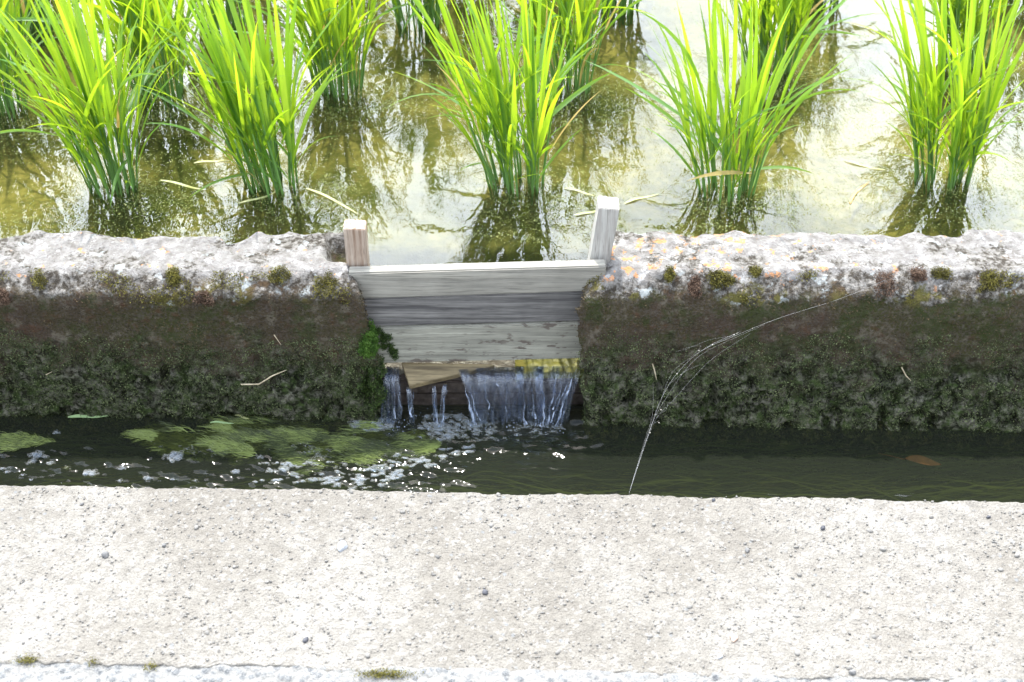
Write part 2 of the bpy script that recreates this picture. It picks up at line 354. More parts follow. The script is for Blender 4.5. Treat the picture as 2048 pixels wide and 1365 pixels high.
def wall(name, side, label):
    far = -1.75 if side < 0 else 1.75
    # profile rows: (y, z, end x)
    if side < 0:
        rows = [(.128, 0, at(694, 463, z=0).x), (0, 0, at(700, 540, z=0).x), (-.04, -.03, at(724, 592, z=-.03).x), (None, -.2, at(760, 700, z=-.2).x),
                (None, -.34, at(775, 835, z=-.34).x), (None, -.52, at(772, 835, z=-.34).x), (.15, -.52, at(772, 835, z=-.34).x), (.14, -.2, -.29)]
    else:
        rows = [(.132, 0, at(1196, 463, z=0).x), (0, 0, at(1232, 540, z=0).x), (-.036, -.035, at(1160, 600, z=-.035).x), (None, -.07, at(1143, 648, z=-.07).x),
                (None, -.34, at(1176, 845, z=-.34).x), (None, -.52, at(1190, 855, z=-.34).x), (.15, -.52, at(1190, 850, z=-.34).x), (.14, -.2, .13)]
    V = []
    for X in (None, far):
        for (y, z, x) in rows:
            xx = x if X is None else X
            if y is None: y = -.04+(wall_foot(xx)+.04)*(-z-.03)/.31
            V.append((xx, y, z))
    k = len(rows); Fs = [tuple(range(k)), tuple(range(2*k-1, k-1, -1))]
    Fs += [(i, i+k, (i+1) % k+k, (i+1) % k) for i in range(k)]
    if side > 0: Fs = [f[::-1] for f in Fs]
    co, no, fs = remeshed(V, Fs, .0045)
    x, y, z = co.T
    top = sstep(-.02, .0, z); low = 1-sstep(-.24, -.14, z)
    d = .0045*fbm(x*14, y*14, z*14, 3, 61)*(1-.8*top)+.0026*fbm(x*60, y*60, z*60, 3, 62)*(1-.72*top)+(1-top)*.0015*fbm(x*150, y*150, z*150, 2, 63)
    pit = fbm(x*38, y*38, z*38, 3, 64); d -= low*.024*sstep(.0, .35, pit); d += low*.004
    rimz = sstep(-.06, -.03, z)*(1-sstep(-.004, .004, z)); d += rimz*.011*fbm(x*32, y*32, z*32, 4, 66)
    # chipped back edge
    back = sstep(.07, .125, y)*sstep(-.12, -.02, z)
    ch = .5+.5*fbm(x*7, 0, 0, 4, 67); dy = -back*.022*sstep(.5, .85, ch)
    if side < 0:   # broken bites out of the back edge and beside the post
        dy = dy-back*.03*np.exp(-((x-at(480, 470, z=0).x)/.028)**4)-back*.02*np.exp(-((x-at(270, 470, z=0).x)/.05)**2)
        hole = np.exp(-((x-at(676, 500, z=0).x)/.022)**4)*np.exp(-((y-.075)/.035)**4)*sstep(-.1, -.01, z)
        co[:, 2] -= hole*.045
    co = co+no*d[:, None]; co[:, 1] += dy
    co[:, 2] += .002*fbm(x*30, y*30, 0, 2, 68)*top
    o = mesh(name, co, fs, WALL); props(o, label, 'wall', 'concrete walls between the paddy and the canal')
    WALLS[side] = (co, no)
    return o
wall('concrete_wall', -1, 'mossy weathered concrete wall left of the wooden sluice boards')
wall('concrete_wall', 1, 'mossy weathered concrete wall right of the sluice boards, spotted with orange lichen on top')

# ------------------------------------------------------------------ moss and crumbly growth on the walls
def moss(name, label, side, n, sel, size, mat, tintf, kind='stuff', group=None, cat=None, lift=.002, parent=None):
    co, no = WALLS[side]; idx = np.where(sel(co, no))[0]; idx = rng.choice(idx, n)
    P = co[idx]+rng.normal(size=(n, 3))*.0025+no[idx]*rng.uniform(0, lift, n)[:, None]
    s = rng.uniform(size[0], size[1], n)
    V, q = scatter(QUAD, P, s, rotm(n))
    o = mesh(name, V, q, mat, parent, smooth=False, tint=np.repeat(tintf(P, n), 4)); return props(o, label, cat, group, kind)
LOWM = mat_foliage_tint('grey_green_moss', (.025, .04, .01), (.24, .28, .13), .2, .8)
UPM = mat_foliage_tint('brown_moss', (.03, .024, .012), (.13, .095, .05), .15, .8)
RIMM = mat_foliage_tint('yellow_moss', (.05, .045, .01), (.22, .2, .04), .3, .8)
BRM = mat_foliage_tint('bright_moss', (.04, .1, .012), (.16, .3, .05), .35, .6)
for sd_, wd in ((-1, 'left'), (1, 'right')):
    fr_ = lambda co, no: (no[:, 1] < -.3) | (np.abs(no[:, 0]) > .5)
    moss('moss', f'grey green crumbly moss covering the lower face of the {wd} wall', sd_, 80000,
         lambda co, no: fr_(co, no) & (co[:, 2] < -.13+.05*fbm(co[:, 0]*9, 0, co[:, 2]*9, 2, 71)) & (co[:, 2] > -.36) & (co[:, 1] < .03) & (fbm(co[:, 0]*22, co[:, 1]*22, co[:, 2]*22, 3, 73) > -.3), (.0007, .0022), LOWM,
         lambda P, n: np.clip(.35+.6*fbm(P[:, 0]*60, P[:, 1]*60, P[:, 2]*60, 2, 72)+rng.normal(0, .22, n), 0, 1))
    moss('moss', f'dark brown moss on the upper face of the {wd} wall', sd_, 20000,
         lambda co, no: fr_(co, no) & (co[:, 2] > -.2) & (co[:, 2] < -.026+.035*fbm(co[:, 0]*14, co[:, 1]*14, co[:, 2]*20, 4, 75, .7)) & (co[:, 1] < .03), (.001, .0024), UPM,
         lambda P, n: np.clip(.35+.7*fbm(P[:, 0]*25, P[:, 1]*25, P[:, 2]*25, 2, 76)+rng.normal(0, .2, n), 0, 1))
    moss('moss', f'olive moss cushions along the front rim of the {wd} wall', sd_, 2500,
         lambda co, no: (co[:, 1] < .004) & (co[:, 2] > -.05) & (co[:, 2] < -.004) & (fbm(co[:, 0]*16, co[:, 1]*16, co[:, 2]*16, 2, 78) > .34), (.0012, .0026), RIMM,
         lambda P, n: np.clip(.4+rng.normal(0, .3, n), 0, 1), lift=.007)
def blob_moss(px, py, z, rx, rz, n, label, mat):
    c = at(px, py, y=z); a = rng.normal(size=(n, 3)); a /= np.linalg.norm(a, axis=1)[:, None]; a[:, 1] = -np.abs(a[:, 1])
    P = a*np.array([rx, .02, rz])*rng.uniform(.6, 1.05, n)[:, None]*(1+.7*fbm(a[:, 0]*3, a[:, 1]*3, a[:, 2]*3, 2, 80))[:, None]+np.array(c)
    V, q = scatter(QUAD, P, rng.uniform(.0014, .003, n), rotm(n))
    props(mesh('moss', V, q, mat, smooth=False, tint=np.repeat(np.clip(rng.normal(.5, .28, n), 0, 1), 4)), label, None, None, 'stuff')
def near(px, py, y, rx, rz):
    c = at(px, py, y=y); return lambda co, no: ((co[:, 0]-c.x)/rx)**2+((co[:, 2]-c.z)/rz)**2+.9*fbm(co[:, 0]*70, co[:, 1]*70, co[:, 2]*70, 2, 82) < 1
moss('moss', 'bright green moss cushion on the end of the left wall beside the boards', -1, 5000, lambda co, no: near(738, 690, -.045, .017, .027)(co, no) & (co[:, 1] < -.012), (.0012, .0026), BRM, lambda P, n: np.clip(.35+.8*fbm(P[:, 0]*90, P[:, 1]*90, P[:, 2]*90, 2, 83)+rng.normal(0, .2, n), 0, 1), lift=.009)
RDM = mat_foliage_tint('red_brown_moss', (.06, .034, .022), (.2, .13, .09), .2, .8)
for u, v, rx, sd_, mt_, lb in ((1440, 560, .032, 1, RIMM, 'largest olive yellow moss cushion on the rim of the right wall'), (1514, 553, .016, 1, RIMM, 'olive moss cushion just right of the largest one on the right wall rim'),
        (1340, 554, .017, 1, RIMM, 'small olive moss cushion on the right wall rim nearest the leaning post'), (1888, 552, .022, 1, RIMM, 'olive moss cushion on the rim between two reddish patches at the right'),
        (1976, 566, .02, 1, RIMM, 'olive moss cushion on the right wall rim closest to the right photo edge'), (1768, 566, .022, 1, RDM, 'reddish brown moss cushion on the right wall rim where the web is tied'),
        (1838, 558, .022, 1, RDM, 'reddish brown moss cushion on the right wall rim, right of the web anchor'), (1388, 575, .02, 1, RDM, 'faint reddish brown moss left of the largest olive cushion'),
        (345, 562, .02, -1, RIMM, 'olive moss cushion on the left wall rim above the bent straw side'), (558, 562, .022, -1, RIMM, 'olive moss cushion on the left wall rim near the short post'),
        (650, 568, .022, -1, RIMM, 'olive moss cushion at the right end of the left wall rim'), (78, 560, .013, -1, RIMM, 'small olive moss cushion on the left wall rim near the photo edge'),
        (415, 582, .018, -1, RDM, 'reddish brown moss cushion low on the left wall rim'), (12, 585, .02, -1, RDM, 'reddish brown moss cushion at the left photo edge')):
    moss('moss_cushion', lb, sd_, int(60000*rx), lambda co, no: near(u, v+6*math.sin(u), -.02, rx*(.8+.25*math.sin(u*3)), .012)(co, no) & (co[:, 1] < .006) & (no[:, 1] < .1), (.001, .0022), mt_, lambda P, n: np.clip(.35+.8*fbm(P[:, 0]*120, P[:, 1]*120, P[:, 2]*120, 2, 84)+rng.normal(0, .2, n), 0, 1), None, 'moss cushions on the wall rims', 'moss', .007)
DKM = mat_foliage_tint('dark_moss', (.015, .03, .006), (.09, .15, .03), .25)
moss('moss', 'dark green moss on the lower end of the left wall beside the falling water', -1, 5000, lambda co, no: near(752, 775, -.05, .03, .05)(co, no) & (co[:, 1] < .0), (.0012, .003), DKM, lambda P, n: np.clip(rng.normal(.4, .3, n), 0, 1), lift=.008)
parts_ = []
for _ in range(16):
    t = rng.random(); c = at(752+t*44+rng.normal(0, 4), 655+t*66+rng.normal(0, 5), y=-.009); n = 260; parts_.append(scatter(QUAD, np.array(c)+rng.normal(size=(n, 3))*np.array([.0035, .002, .004]), rng.uniform(.0008, .0022, n), rotm(n)))
V, q = join(parts_); props(mesh('moss', V, q, DKM, smooth=False, tint=np.repeat(np.clip(rng.normal(.4, .3, len(V)//4), 0, 1), 4)), 'dark green moss creeping along the left end of the lower two boards', None, None, 'stuff')
# ------------------------------------------------------------------ wood
import bmesh
def plank(name, c8, mat, label, cat, group=None, bev=.0025, wob=.0012):
    """box from 8 corners (x-, x+) x (front, back) x (bottom, top); local origin at its centre, edges worn"""
    c8 = [Vector(c) for c in c8]; ctr = sum(c8, Vector())/8
    bm = bmesh.new(); vs = [bm.verts.new(c-ctr) for c in c8]
    for f in ((0, 1, 3, 2), (4, 6, 7, 5), (0, 4, 5, 1), (2, 3, 7, 6), (0, 2, 6, 4), (1, 5, 7, 3)): bm.faces.new([vs[i] for i in f])
    bmesh.ops.recalc_face_normals(bm, faces=bm.faces[:])
    bmesh.ops.bevel(bm, geom=bm.edges[:], offset=bev, segments=2, affect='EDGES')
    le = [e for e in bm.edges if e.calc_length() > .03]
    bmesh.ops.subdivide_edges(bm, edges=le, cuts=14, use_grid_fill=True)
    co = np.array([v.co[:] for v in bm.verts]); h = wob*fbm(co[:, 0]*18+ctr.x*50, co[:, 1]*40, co[:, 2]*40+ctr.z*31, 3, 81)
    for v, k in zip(bm.verts, h): v.co += Vector((0, -k*.7, k))
    me = bpy.data.meshes.new(name); bm.to_mesh(me); bm.free(); me.materials.append(mat)
    for p in me.polygons: p.use_smooth = False
    o = bpy.data.objects.new(name, me); C.objects.link(o); o.location = ctr
    return props(o, label, cat, group)
def box8(x0, x1, yf, yb, zb0, zb1, zt0, zt1):
    # order: (x0 f b),(x0 f t),(x0 b b),(x0 b t),(x1 ...)
    return [(x0, yf, zb0), (x0, yf, zt0), (x0, yb, zb0), (x0, yb, zt0), (x1, yf, zb1), (x1, yf, zt1), (x1, yb, zb1), (x1, yb, zt1)]
W1 = mat_wood('grey_wood', hexc(138, 135, 127), hexc(162, 158, 148), off=1)
W2 = mat_wood('dark_grey_wood', hexc(84, 82, 82), hexc(138, 135, 132), off=5)
W3 = mat_wood('stained_grey_wood', hexc(134, 132, 122), hexc(170, 168, 155), stain=(.12, .1, .085), off=9)
yf = -.006
def zat(px, py, y): return at(px, py, y=y).z
G = 'weathered boards stacked in the sluice opening'
xa, xb = -.312, .178
def zl(p0, p1, y):   # z of an edge through two pixels, at xa and xb
    a, b = at(*p0, y=y), at(*p1, y=y); k = (b.z-a.z)/(b.x-a.x); return a.z+k*(xa-a.x), a.z+k*(xb-a.x)
t1 = zl((708, 547), (1200, 533), yf); t2 = zl((728, 599), (1165, 585), yf); t3 = zl((755, 656), (1158, 645), yf); t4 = zl((795, 726), (1158, 717), yf)
plank('sluice_board', box8(xa, xb, yf, .018, t2[0]+.001, t2[1]+.001, *t1), W1, 'top grey board of the sluice, its upper edge white in the sun', 'board', G)
plank('sluice_board', box8(xa, xb, yf+.002, .018, t3[0]+.001, t3[1]+.001, t2[0]-.001, t2[1]-.001), W2, 'darkest grey board, in the middle of the stacked sluice boards', 'board', G)
plank('sluice_board', box8(xa, xb, yf-.002, .018, *t4, t3[0]-.001, t3[1]-.001), W3, 'lowest sluice board with dark brown stains, just above the falling water', 'board', G)
WP = mat_wood('post_wood', hexc(142, 118, 100), hexc(190, 176, 162), axis='Z', off=3, sc_=1.8)
WP2 = mat_wood('post_wood_grey', hexc(150, 144, 138), hexc(184, 182, 176), axis='Z', off=13, sc_=.9)
a = at(693, 530, y=.022); b = at(736, 530, y=.022)
plank('wooden_post', box8(a.x, b.x, .022, .054, -.22, -.22, .080, .078), WP, 'short upright brown grained wooden post at the left end of the boards', 'post', 'posts holding the sluice boards', .0015, .0006)
a = at(1180, 516, y=.022); b = at(1221, 517, y=.022); tx = at(1198, 421, y=.022).x-a.x; ty = .006
zt = .121; zb = -.2; k = (zb-0.0)/zt
plank('wooden_post', [(a.x+tx*k, .022, zb), (a.x+tx, .022+ty, zt+.002), (a.x+tx*k, .06, zb), (a.x+tx, .066+ty, zt), (b.x+tx*k, .022, zb), (b.x+tx, .022+ty, zt-.002), (b.x+tx*k, .06, zb), (b.x+tx, .066+ty, zt-.004)],
      WP2, 'tall grey wooden post leaning right at the right end of the boards', 'post', 'posts holding the sluice boards', .0015, .0006)
# wedge plank stuck under the lowest board
WW = mat_wood('wet_wood', hexc(98, 86, 64), hexc(160, 144, 110), wet=.4, off=17)
A = at(803, 726, z=-.232); B = at(819, 772, z=-.252); D_ = at(985, 728, z=-.236); E = at(990, 731, z=-.238)
A.y = .0; D_.y = .0
th = Vector((0, .004, -.013))
plank('plank_wedge', [B+th, B, A+th, A, E+th, E, D_+th, D_], WW, 'small wet brown plank wedged at a slant under the lowest sluice board', 'plank', None, .001, .0005)

# sill under the boards
SILL = mat_plain('wet_sill', (.03, .022, .018), (.07, .055, .045), .35, .5, 70, .004)
m = M('sill_backlight'); n_ = m.noise(60, 4, .6)
bm = bmesh.new()
xm = at(1030, 730, y=0).x
bmesh.ops.create_cube(bm, size=1, matrix=Matrix.Translation(((XL+xm)/2, .021, -.261)) @ Matrix.Diagonal((xm-XL, .075, .013, 1)))
for (z0, z1, ys_) in ((-.268, -.300, -.018), (-.303, -.345, -.010), (-.348, -.50, -.014)):
    bmesh.ops.create_cube(bm, size=1, matrix=Matrix.Translation((-.085, (ys_+.06)/2, (z0+z1)/2)) @ Matrix.Diagonal((.5, .06-ys_, z0-z1, 1)))
bmesh.ops.bevel(bm, geom=bm.edges[:], offset=.004, segments=2, affect='EDGES')
me = bpy.data.meshes.new('sluice_sill'); bm.to_mesh(me); bm.free(); me.materials.append(SILL)
o = bpy.data.objects.new('sluice_sill', me); C.objects.link(o); props(o, 'dark wet stone sill in the opening behind the falling water', 'sill')

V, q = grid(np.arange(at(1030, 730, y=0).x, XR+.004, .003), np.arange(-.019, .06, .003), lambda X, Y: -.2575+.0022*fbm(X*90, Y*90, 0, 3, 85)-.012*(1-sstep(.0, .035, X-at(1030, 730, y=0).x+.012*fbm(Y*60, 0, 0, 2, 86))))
props(mesh('algae', V, q, mat_plain('painted_backlight', (.055, .055, .008), (.15, .14, .025), .5, .4, 50, .002)), 'yellow strip on the sill under the lowest board, backlit water painted on', None, None, 'stuff')  # yellow of light coming through the water, painted on; no algae here
# ------------------------------------------------------------------ falling water
FALL = mat_fall()
def fall(name, label, x0t, x1t, x0b, x1b, seed, zt_=-.240, yt=-.012, yb=-.066, nx=60, flow=True, bulge=.0035, back=-.006):
    U = np.linspace(0, 1, nx); S = np.concatenate([np.linspace(-.25, 0, 8)[:-1] if flow else [], np.linspace(0, 1, 40)])
    Sg, Ug = np.meshgrid(S, U, indexing='ij'); sp = np.clip(Sg, 0, 1); fl = np.clip(-Sg/.25, 0, 1)
    xt = x0t+(x1t-x0t)*Ug; xb_ = x0b+(x1b-x0b)*Ug
    X = xt+(xb_-xt)*sp**.8+.0015*fbm(sp*4+seed, Ug*3, 0, 2, seed)
    y0 = yt+(back-yt)*fl; drop = (zt_-(ZC-.004))
    Y = y0+(yb-yt)*sp**.62; Z = zt_-drop*sp**1.7+.001*fl
    rip = fbm(xt*55, sp*2.5, seed, 4, seed+5); Y = Y-bulge*rip*(.3+sp)-.002*np.sin(np.pi*Ug)
    ed = .06+.05*fbm(sp*5, seed, 0, 2, seed+9); mask = sstep(0, ed, Ug)*sstep(0, ed, 1-Ug)*(1-.75*sstep(.88, 1, sp+.12*fbm(Ug*14, seed, 0, 2, 3)))*np.clip(.8+1.1*fbm(Ug*9, sp*1.2, seed, 3, seed+11), .15, 1)
    # ragged lower end, thickness comes from a second skin
    Z2 = Z; idx = np.arange(Z.size).reshape(Z.shape)
    q = np.stack([idx[:-1, :-1], idx[1:, :-1], idx[1:, 1:], idx[:-1, 1:]], -1).reshape(-1, 4)
    Vf = np.stack([X, Y, Z2], -1).reshape(-1, 3); Vb = Vf+np.array([0, .0035, -.001]); n0 = len(Vf)
    return props(mesh(name, np.concatenate([Vf, Vb]), np.concatenate([q, q[:, ::-1]+n0]), FALL, tint=np.tile(mask.ravel(), 2)), kind='structure')
def xp(px, py, y): return at(px, py, y=y).x
fall('waterfall', '', xp(772, 735, -.01), xp(800, 735, -.01), xp(762, 845, -.06), xp(806, 845, -.06), 1, nx=36)
fall('waterfall', '', xp(812, 770, -.03), xp(824, 770, -.03), xp(818, 838, -.06), xp(830, 838, -.06), 2, zt_=-.262, yt=-.04, nx=14, flow=False, bulge=.006)
fall('waterfall', '', xp(864, 775, -.03), xp(872, 775, -.03), xp(866, 850, -.06), xp(878, 850, -.06), 3, zt_=-.262, yt=-.034, nx=14, flow=False, bulge=.006)
fall('waterfall', '', xp(886, 770, -.03), xp(896, 770, -.03), xp(878, 850, -.06), xp(888, 850, -.06), 4, zt_=-.260, yt=-.032, nx=14, flow=False, bulge=.006)
fall('waterfall', '', xp(915, 745, -.01), xp(1052, 745, -.01), xp(940, 855, -.07), xp(1046, 850, -.07), 5, nx=110)
fall('waterfall', '', xp(1030, 738, -.01), xp(1092, 738, -.01), xp(1036, 858, -.07), xp(1084, 858, -.07), 6, nx=40, zt_=-.238, bulge=.006)
fall('waterfall', '', xp(1066, 738, -.01), xp(1166, 738, -.01), xp(1070, 858, -.07), xp(1136, 858, -.07), 7, nx=70, zt_=-.238, bulge=.006)
# ropes of bright water in the curtain
def tube(pts, rad, k=6, cap=False):
    pts = [Vector(p) for p in pts]; V = []; n = len(pts)
    rad = rad if hasattr(rad, '__len__') else [rad]*n
    for i, p in enumerate(pts):
        d = (pts[min(i+1, n-1)]-pts[max(i-1, 0)]).normalized(); a = d.orthogonal().normalized(); 
        ref = Vector((1, 0, 0)); a = (ref-d*ref.dot(d)).normalized() if abs(d.x) < .95 else (Vector((0, 1, 0))-d*d.y).normalized()
        b = d.cross(a)
        for j in range(k):
            t = 2*math.pi*j/k; V.append(p+(a*math.cos(t)+b*math.sin(t))*rad[i])
    Fs = [(i*k+j, i*k+(j+1) % k, (i+1)*k+(j+1) % k, (i+1)*k+j) for i in range(n-1) for j in range(k)]
    return np.array([v[:] for v in V]), np.array(Fs)
ropes = []
for (a0, b0, a1, b1, r_) in ((926, 752, 948, 850, .003), (932, 760, 958, 842, .0016), (990, 745, 1000, 790, .0012), (1152, 738, 1110, 856, .0032), (1140, 752, 1100, 846, .0015), (1084, 760, 1086, 852, .0045),
                             (1062, 765, 1068, 838, .0035), (1046, 770, 1050, 850, .004), (1128, 760, 1106, 820, .0012), (868, 776, 872, 846, .0028), (892, 774, 884, 846, .0028), (1010, 750, 1016, 846, .0011), (968, 752, 978, 820, .0013), (1118, 744, 1094, 850, .0024), (1146, 748, 1122, 850, .0012), (786, 745, 792, 838, .0016), (797, 760, 802, 830, .001), (815, 780, 822, 835, .002), (828, 780, 820, 835, .002)):
    ts = np.linspace(0, 1, 26); p = []; rr = []
    for t in ts:
        y_ = -.012-.058*t**.62-.004; z_ = -.242-(.242-.342)*-1*t**1.7
        q0 = at(a0+(a1-a0)*t, b0+(b1-b0)*t, y=y_); p.append((q0.x+.003*float(vnoise(t*6, a0, 0, 8)), y_, q0.z)); rr.append(r_*(.3+.9*t)*max(.25, .7+.5*float(vnoise(t*9, a0, 0, 7))))
    ropes.append(tube(p, rr, 8))
V, q = join(ropes)
m = M('bright_water'); nr_ = m.bump(m.noise(1, 4, .6, m.map((300, 200, 60))), .004, 1)
FB = m.done(m.mixs(m.ramp(m.noise(1, 3, .6, m.map((160, 60, 22))), .44, .64, .05, .48), m.n('ShaderNodeBsdfTransparent', {'Color': (.9, .94, 1)}).outputs[0], m.pbr((.6, .68, .82), .08, nr_, 1.)))
props(mesh('waterfall', V, q, FB), kind='structure')

n = 260; u_ = rng.uniform(-.245, .105, n); P = np.column_stack([u_, -.075+rng.normal(0, .014, n), ZC+.002+np.abs(rng.normal(0, .012, n))]); s_ = rng.uniform(.0004, .0012, n)
V, q = scatter(ICO2, P, np.column_stack([s_, s_, s_*rng.uniform(1, 2.2, n)])); props(mesh('spray', V, q, FB), 'fine water drops splashing at the foot of the falls', None, None, 'stuff')
# ------------------------------------------------------------------ algae in the canal, bubbles and foam
def ribbon_field(name, P, ang, ln, wd, mat, label, drift=.0, zrise=0., tint=None, seg=6):
    n = len(P); s = np.linspace(0, 1, seg+1); A_ = ang[:, None]+drift*rng.normal(size=(n, 1))*s[None]+.25*np.sin(s[None]*5+rng.uniform(0, 6, (n, 1)))
    dx = np.cos(A_)*ln[:, None]/seg; dy = np.sin(A_)*ln[:, None]/seg
    X = P[:, 0:1]+np.cumsum(dx, 1)-dx; Y = P[:, 1:2]+np.cumsum(dy, 1)-dy
    Z = P[:, 2:3]+zrise*np.sin(s*math.pi)[None]*rng.random((n, 1))
    w_ = wd[:, None]*(1-s[None]**2*.9)
    Lf = np.stack([X-np.sin(A_)*w_, Y+np.cos(A_)*w_, Z], -1); Rt = np.stack([X+np.sin(A_)*w_, Y-np.cos(A_)*w_, Z+.0004], -1)
    V = np.stack([Lf, Rt], 2).reshape(n, -1, 3); b = np.arange(seg)*2
    f = np.stack([b, b+1, b+3, b+2], 1); Q = (f[None]+(np.arange(n)*(seg+1)*2)[:, None, None]).reshape(-1, 4)
    tn = rng.random(n) if tint is None else tint
    return props(mesh(name, V.reshape(-1, 3), Q, mat, tint=np.repeat(tn, (seg+1)*2)), label, None, None, 'stuff')
ALG = mat_foliage_tint('canal_algae', (.03, .045, .006), (.22, .28, .07), .35, .35)
ALD = mat_foliage_tint('submerged_algae', (.016, .028, .006), (.055, .08, .018), .3, .8)
def px_region(n, f):     # random points on the canal surface kept by a test in photograph pixels
    out = []
    while len(out) < n:
        x = rng.uniform(-1.1, 1.1, 4000); y = rng.uniform(-.26, -.04, 4000)
        dep = -(ZC-CAM.z); d = (y-CAM.y)*math.cos(R(40))+dep*math.sin(R(40)); u = 1024+x*F/d; v = 682.5+((dep*math.cos(R(40))-(y-CAM.y)*math.sin(R(40)))/d)*F
        k = f(u, v); out += list(zip(x[k], y[k]))
    return np.array(out[:n])
def mat_main(u, v):
    c = np.interp(u, [270, 400, 560, 700, 800, 880], [876, 878, 880, 890, 888, 880]); h = np.interp(u, [270, 330, 480, 640, 760, 860, 885], [4, 18, 34, 40, 32, 28, 8])
    return (u > 270) & (u < 885) & (np.abs(v-c+6*np.sin(u/37)) < h*(.75+.3*np.sin(u/23)+.4*vnoise(u/28, v/14, 0, 95)+.3*vnoise(u/9, v/6, 0, 96)+rng.normal(0, .2, len(u))))
pp = px_region(9000, mat_main); P = np.column_stack([pp, ZC-.0015+.009*np.clip(fbm(pp[:, 0]*22, pp[:, 1]*40, 0, 3, 91), -1, 1)])
ribbon_field('algae', P, math.pi+rng.normal(0, .14, 9000)-.05+.55*fbm(pp[:, 0]*9, pp[:, 1]*14, 0, 2, 92), rng.uniform(.012, .045, 9000), rng.uniform(.00025, .0006, 9000), ALG, 'bright green filamentous algae mat on the canal water left of the falls', .25, .003,
             tint=np.clip(.4+1.3*fbm(pp[:, 0]*22, pp[:, 1]*44, 0, 3, 93)+rng.normal(0, .3, 9000), 0, 1))
# solid felt under the strands
pv = px_region(1500, mat_main); V, q = scatter(ICO1, np.column_stack([pv, np.full(1500, ZC-.016)]), np.column_stack([rng.uniform(.008, .02, 1500), rng.uniform(.004, .009, 1500), rng.uniform(.003, .007, 1500)]))
props(mesh('algae', V, q, mat_plain('algae_felt', (.02, .035, .006), (.07, .1, .022), .6, .4, 120, .003)), 'thick green algae felt under the strands beside the falls', None, None, 'stuff')
pp = px_region(1200, lambda u, v: (u < 115) & (u > -300) & (np.abs(v-885) < 16*(1-np.clip((u-20)/95, 0, 1)**2)*(.8+.6*vnoise(u/25, v/9, 0, 94)))); ribbon_field('algae', np.column_stack([pp, np.full(1200, ZC+.0015)]), math.pi+rng.normal(0, .3, 1200), rng.uniform(.01, .03, 1200), rng.uniform(.0004, .001, 1200), ALG, 'small streaming patch of green algae at the far left of the canal', .3, .002)
pp = np.column_stack([rng.uniform(-1.3, 1.3, 6000), rng.uniform(-.36, -.04, 6000)])
ribbon_field('algae', np.column_stack([pp, ZC-.04-.06*rng.random(6000)]), math.pi+rng.normal(0, .12, 6000)+.05, rng.uniform(.05, .2, 6000), rng.uniform(.0006, .002, 6000), ALD, 'dark green algae strands streaming under the canal water', .2, .01, seg=9,
             tint=np.clip(.4+.9*fbm(pp[:, 0]*4, pp[:, 1]*40, 0, 3, 97), 0, 1))
m = M('foam'); ly = m.n('ShaderNodeLayerWeight', {'Blend': .35}).outputs['Facing']
FOAM = m.done(m.mixs(m.ramp(ly, .1, .8, .03, .42), m.n('ShaderNodeBsdfTransparent', {'Color': (.92, .95, .98)}).outputs[0], m.pbr((.62, .61, .58), .14, None, 1.)))
def foam(label, n, f, rr, flat=.6, ang=0.):
    pp = px_region(n, f); r_ = rng.uniform(rr[0], rr[1], n)
    z = canal_z(pp[:, 0], pp[:, 1])
    V, q = scatter(ICO2, np.column_stack([pp, z+r_*.2]), np.column_stack([r_*rng.uniform(1, 2.4, n), r_, r_*flat]), rotz(rng.normal(-.3, .25, n)))
    return props(mesh('foam', V, q, FOAM), label, None, None, 'stuff')
foam('frothy bubbles where the water falls onto the canal', 1100, lambda u, v: ((((u-905)/55)**2+((v-850)/28)**2+.7*vnoise(u/12, v/8, 0, 221) < 1) & (vnoise(u/7, v/4, 0, 222) > -.1)) | (((u-745)/45)**2+((v-848)/16)**2 < 1) | (((u-885)/28)**2+((v-868)/22)**2 < 1) & (vnoise(u/8, v/5, 0, 220) > -.15), (.0006, .0036))
foam('tiny bright bubbles caught in the green algae mat', 1500, lambda u, v: mat_main(u, v) & (vnoise(u/12, v/6, 0, 201)+.02*(v-890)+(u > 700)*.15 > .35), (.0005, .0011))
foam('churned white bubbles along the foot of the water curtain', 500, lambda u, v: (u > 930) & (u < 1130) & (np.abs(v-862) < 22) & (vnoise(u/14, v/5, 0, 210)+.5*vnoise(u/5, v/3, 0, 211) > .25), (.0008, .002))
def glit(u, v):
    edge = np.interp(u, [500, 560, 700, 820, 950], [930, 925, 925, 905, 890])
    return (u > 505) & (u < 950) & (v > edge) & (v < edge+np.interp(u, [505, 640, 760, 950], [40, 50, 60, 12])) & (vnoise(u/15, v/5+u/30, 0, 99)+.5*vnoise(u/5, v/3, 0, 98)+rng.normal(0, .12, len(u)) > .3+.5*np.clip((610-u)/105, 0, 1))
foam('sparkling sunlit foam drifting from the falls along the algae mat', 1900, glit, (.001, .0026))
k = 0
for (u, v, r_) in ((75, 912, 15), (65, 924, 9), (100, 928, 9), (133, 937, 8), (15, 945, 6), (45, 951, 5), (180, 948, 16), (245, 937, 8), (297, 958, 9), (345, 959, 5), (352, 915, 17), (472, 944, 9), (520, 915, 9), (240, 962, 7), (390, 962, 6), (112, 866, 8), (5, 938, 6), (62, 960, 5)):
    c = at(u, v, z=ZC); n = 10+int(r_*3.2); rad = r_*.00085
    off = rng.normal(size=(n, 2))*np.array([rad*.55, rad*.36]); rb = rng.uniform(.1, .3, n)*rad
    V, q = scatter(ICO2, np.column_stack([off[:, 0], off[:, 1], rb*.3]), np.column_stack([rb*1.3, rb, rb*.8]), rotz(np.full(n, -.25)))
    o = mesh('bubble_cluster', V, q, FOAM); o.location = (c.x, c.y, ZC+.0005)
    props(o, 'small cluster of white bubbles drifting on the dark canal water left of the foam', 'bubbles', 'bubble clusters drifting down the canal')

